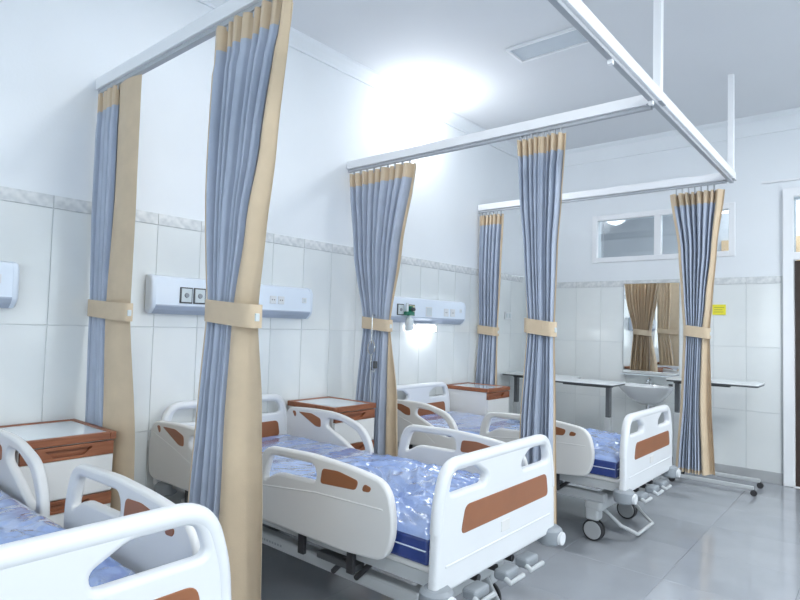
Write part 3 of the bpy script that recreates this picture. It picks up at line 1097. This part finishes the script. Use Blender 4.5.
# oxygen flow meter plugged into the far console
fm = empty('oxygen_flowmeter', (0.111, 4.0, 1.53))
tag(fm, 'green oxygen flow meter with clear bottle plugged into the far wall console', 'flow meter')
bm = bmesh.new()
add_box(bm, -0.004, 0.045, -0.05, 0.05, -0.055, -0.02, 0.008, 3)
add_box(bm, 0.0, 0.04, 0.0, 0.035, -0.025, 0.03, 0.006)
smooth(obj('body', bm, M_GREEN, fm), 40)
smooth(obj('gauge_tube', cyl((0.02, -0.03, -0.03), (0.02, -0.03, 0.055), 0.013, n=16), M_CLEAR, fm), 40)
smooth(obj('knob', cyl((0.04, 0.018, 0.0), (0.065, 0.018, 0.0), 0.018, 0.015, 16), M_EDGE, fm), 40)
bm = bmesh.new()
add_lathe(bm, [(0.012, -0.055), (0.02, -0.075), (0.036, -0.085), (0.038, -0.175), (0.03, -0.19)], (0.025, 0, 0), 20)
smooth(obj('bottle', bm, M_CLEAR, fm), 40)

# chrome hook and clip hanging on the fan-shaped curtain's tie
hk = empty('hanging_hook', (0.385, YA - 0.075, 1.40))
tag(hk, 'chrome hook and black clip hanging on the fan-shaped curtain\'s tie', 'hook')
bm = bmesh.new()
add_tube(bm, [(0, 0.030, 0.055), (0, 0.004, 0.06), (0, 0, 0.04), (0, 0, -0.16)], 0.004, 8)
smooth(obj('rod', bm, M_CHROME, hk), 40)
bm = bmesh.new()
add_tube(bm, [(0.035 * math.sin(k * PI / 8), 0, -0.19 + 0.055 * math.cos(k * PI / 8)) for k in range(17)], 0.0045, 8)
smooth(obj('ring', bm, M_CHROME, hk), 40)
smooth(obj('lower_hook', tube([(0, 0, -0.245), (0, 0, -0.34), (0.012, 0, -0.37), (0.035, 0, -0.37), (0.042, 0, -0.34)], 0.0045, 8), M_CHROME, hk), 40)
smooth(obj('clip', box(0.028, 0.058, -0.012, 0.012, -0.345, -0.29, 0.006), M_EDGE, hk), 40)
smooth(obj('cord', tube([(0, 0, -0.36), (0.003, 0.004, -0.6), (0.0, 0.0, -0.8)], 0.004, 8), M_LGREY, hk), 40)

# light switch by the far curtain, sign on the back wall
sw = empty('light_switch', (0.011, 5.965, 1.535))
tag(sw, 'white double light switch on the tiled wall behind the far bedside cabinet', 'switch')
obj('plate', box(0, 0.01, -0.075, 0.075, -0.042, 0.042, 0.003), M_WHITE, sw)
for s in (-0.033, 0.033):
    obj('rocker', box(0.009, 0.015, s - 0.02, s + 0.02, -0.025, 0.025, 0.002), M_PALEG, sw)
sg = empty('wall_sign', (2.095, YW - 0.011, 1.632))
tag(sg, 'small yellow sign with faint lines on the tiled back wall', 'sign')
obj('plate', box(-0.06, 0.06, -0.006, 0, -0.052, 0.052, 0.002), M_YEL, sg)
for k, (a, b) in enumerate(((-0.045, 0.045), (-0.045, 0.03), (-0.045, 0.04))):
    obj('print_line', box(a, b, -0.0068, -0.0058, 0.018 - k * 0.022, 0.024 - k * 0.022), M_YINK, sg)

# ------------------------------------------------------------------ wash basin, mirror, shelf
bs = empty('wash_basin', (1.46, YW - 0.009, 0.0))
tag(bs, 'white porcelain wash basin mounted on the back wall below the mirror', 'basin')
bm = bmesh.new()
NB = 36


def bring(sx, sy, cy, z):
    r = []
    for k in range(NB):
        th = 2 * PI * k / NB
        c, s = math.cos(th), math.sin(th)
        p = 2.6
        q = (abs(c) ** p + abs(s) ** p) ** (-1 / p)
        r.append(bm.verts.new((sx * c * q, min(cy + sy * s * q, -0.001), z)))
    return r


rings = [bring(0.08, 0.07, -0.16, 0.64), bring(0.15, 0.13, -0.18, 0.68), bring(0.225, 0.185, -0.20, 0.76), bring(0.262, 0.22, -0.221, 0.815),
         bring(0.27, 0.225, -0.226, 0.835), bring(0.262, 0.218, -0.226, 0.842), bring(0.225, 0.15, -0.25, 0.838),
         bring(0.19, 0.125, -0.25, 0.78), bring(0.10, 0.07, -0.25, 0.725)]
for a, b in zip(rings, rings[1:]):
    for k in range(NB):
        bm.faces.new((a[k], a[(k + 1) % NB], b[(k + 1) % NB], b[k]))
bm.faces.new(rings[0][::-1])
bm.faces.new(rings[-1])
bmesh.ops.recalc_face_normals(bm, faces=bm.faces)
smooth(obj('bowl', bm, M_PORC, bs), 60)
fa = obj('faucet', tube([(0, -0.055, 0.838), (0, -0.055, 0.868), (0, -0.075, 0.88), (0, -0.16, 0.878), (0, -0.175, 0.86)], 0.013, 12), M_CHROME, bs)
smooth(fa, 50)
smooth(obj('lever', tube([(0, -0.055, 0.868), (0, -0.055, 0.892), (0.0, -0.11, 0.902)], 0.007, 10), M_CHROME, fa), 50)
smooth(obj('drain', cyl((0, -0.25, 0.724), (0, -0.25, 0.730), 0.025, n=18), M_CHROME, bs), 40)
tr = [(0, -0.16, 0.64), (0, -0.16, 0.50)] + [(0, -0.16 + 0.035 - 0.035 * math.cos(k * PI / 8), 0.50 - 0.035 * math.sin(k * PI / 8)) for k in range(1, 9)] + [(0, -0.09, 0.54), (0, -0.06, 0.56), (0, 0.0, 0.56)]
smooth(obj('trap_pipe', tube(tr, 0.02, 12), M_CHROME, bs), 50)
sd = obj('soap', box(-0.012, 0.03, -0.02, 0.02, 0, 0.02, 0.008, 3), M_EDGE, None, (1.66, YW - 0.10, 0.8405))
tag(smooth(sd, 50), 'small dark soap bar lying on the basin rim', 'soap')

mr = empty('mirror', (1.44, YW - 0.009, 1.43))
tag(mr, 'frameless tall mirror on the back wall above the basin', 'mirror')
obj('glass', box(-0.285, 0.285, -0.008, -0.002, -0.485, 0.485, 0.0015), M_MIRROR, mr)
bm = bmesh.new()
add_box(bm, -0.291, -0.285, -0.012, 0, -0.491, 0.491)
add_box(bm, 0.285, 0.291, -0.012, 0, -0.491, 0.491)
add_box(bm, -0.285, 0.285, -0.012, 0, 0.485, 0.491)
add_box(bm, -0.285, 0.285, -0.012, 0, -0.491, -0.485)
obj('edge_trim', bm, M_LGREY, mr)
sh = empty('glass_shelf', (1.44, YW - 0.009, 0.928))
tag(sh, 'narrow glass shelf on chrome brackets between the mirror and the basin', 'shelf')
obj('shelf', box(-0.28, 0.28, -0.12, -0.004, 0, 0.008, 0.002), M_PANELTOP, sh)
for s in (-0.24, 0.24):
    obj('bracket', box(s - 0.012, s + 0.012, -0.10, 0, -0.012, 0.0, 0.003), M_CHROME, sh)


# ------------------------------------------------------------------ overbed tables
def overbed_table(label, x0, x1, y0, y1, z, colx, toward):
    """toward = +1: legs run to +x from the column, -1: to -x"""
    t = empty('overbed_table', ((x0 + x1) / 2, (y0 + y1) / 2, 0))
    tag(t, label, 'table', 'overbed tables')
    cx, cy = (x0 + x1) / 2, (y0 + y1) / 2
    lp = rounded([(x0 - cx, y0 - cy), (x1 - cx, y0 - cy), (x1 - cx, y1 - cy), (x0 - cx, y1 - cy)], 0.04, 5)
    obj('table_top', plate([lp], 0.012, 0.003, 'xy', z - 0.006), M_TABLE, t)
    lp2 = rounded([(x0 - cx + 0.004, y0 - cy + 0.004), (x1 - cx - 0.004, y0 - cy + 0.004), (x1 - cx - 0.004, y1 - cy - 0.004), (x0 - cx + 0.004, y1 - cy - 0.004)], 0.04, 5)
    obj('edge_band', plate([lp2], 0.014, 0.003, 'xy', z - 0.019), M_EDGE, t)
    c = colx - cx
    obj('support_arm', box(min(c - 0.03, c + toward * 0.45), max(c + 0.03, c + toward * 0.45), -0.03, 0.03, z - 0.052, z - 0.026, 0.004), M_EDGE, t)
    obj('upper_column', box(c - 0.02, c + 0.02, -0.028, 0.028, z - 0.36, z - 0.05, 0.004), M_COLD, t)
    obj('lower_column', box(c - 0.028, c + 0.028, -0.036, 0.036, 0.06, z - 0.33, 0.005), M_LGREY, t)
    ly = (y1 - y0) / 2 - 0.03
    e = c + toward * 0.66
    obj('cross_bar', box(c - 0.03, c + 0.03, -ly - 0.015, ly + 0.015, 0.052, 0.085, 0.005), M_LGREY, t)
    for s in (-1, 1):
        obj('leg', box(min(c, e), max(c, e), s * ly - 0.016, s * ly + 0.016, 0.05, 0.082, 0.006), M_LGREY, t)
        for xx in (c, e):
            w_ = cyl((xx, s * ly - 0.012, 0.026), (xx, s * ly + 0.012, 0.026), 0.026, n=18)
            add_cyl(w_, (xx, s * ly, 0.026), (xx, s * ly, 0.055), 0.008, n=10)
            smooth(obj('caster', w_, M_DARK, t), 40)
    return t


overbed_table('white-topped overbed table standing in the corner against the headboard wall', 0.04, 0.84, 5.78, 6.14, 0.888, 0.145, 1)
overbed_table('white-topped overbed table with grey column, left of the basin', 0.70, 1.45, 5.36, 5.74, 0.898, 1.345, -1)
overbed_table('white-topped overbed table reaching along the wall towards the dark door', 1.77, 2.53, 5.84, 6.24, 0.955, 1.83, 1)
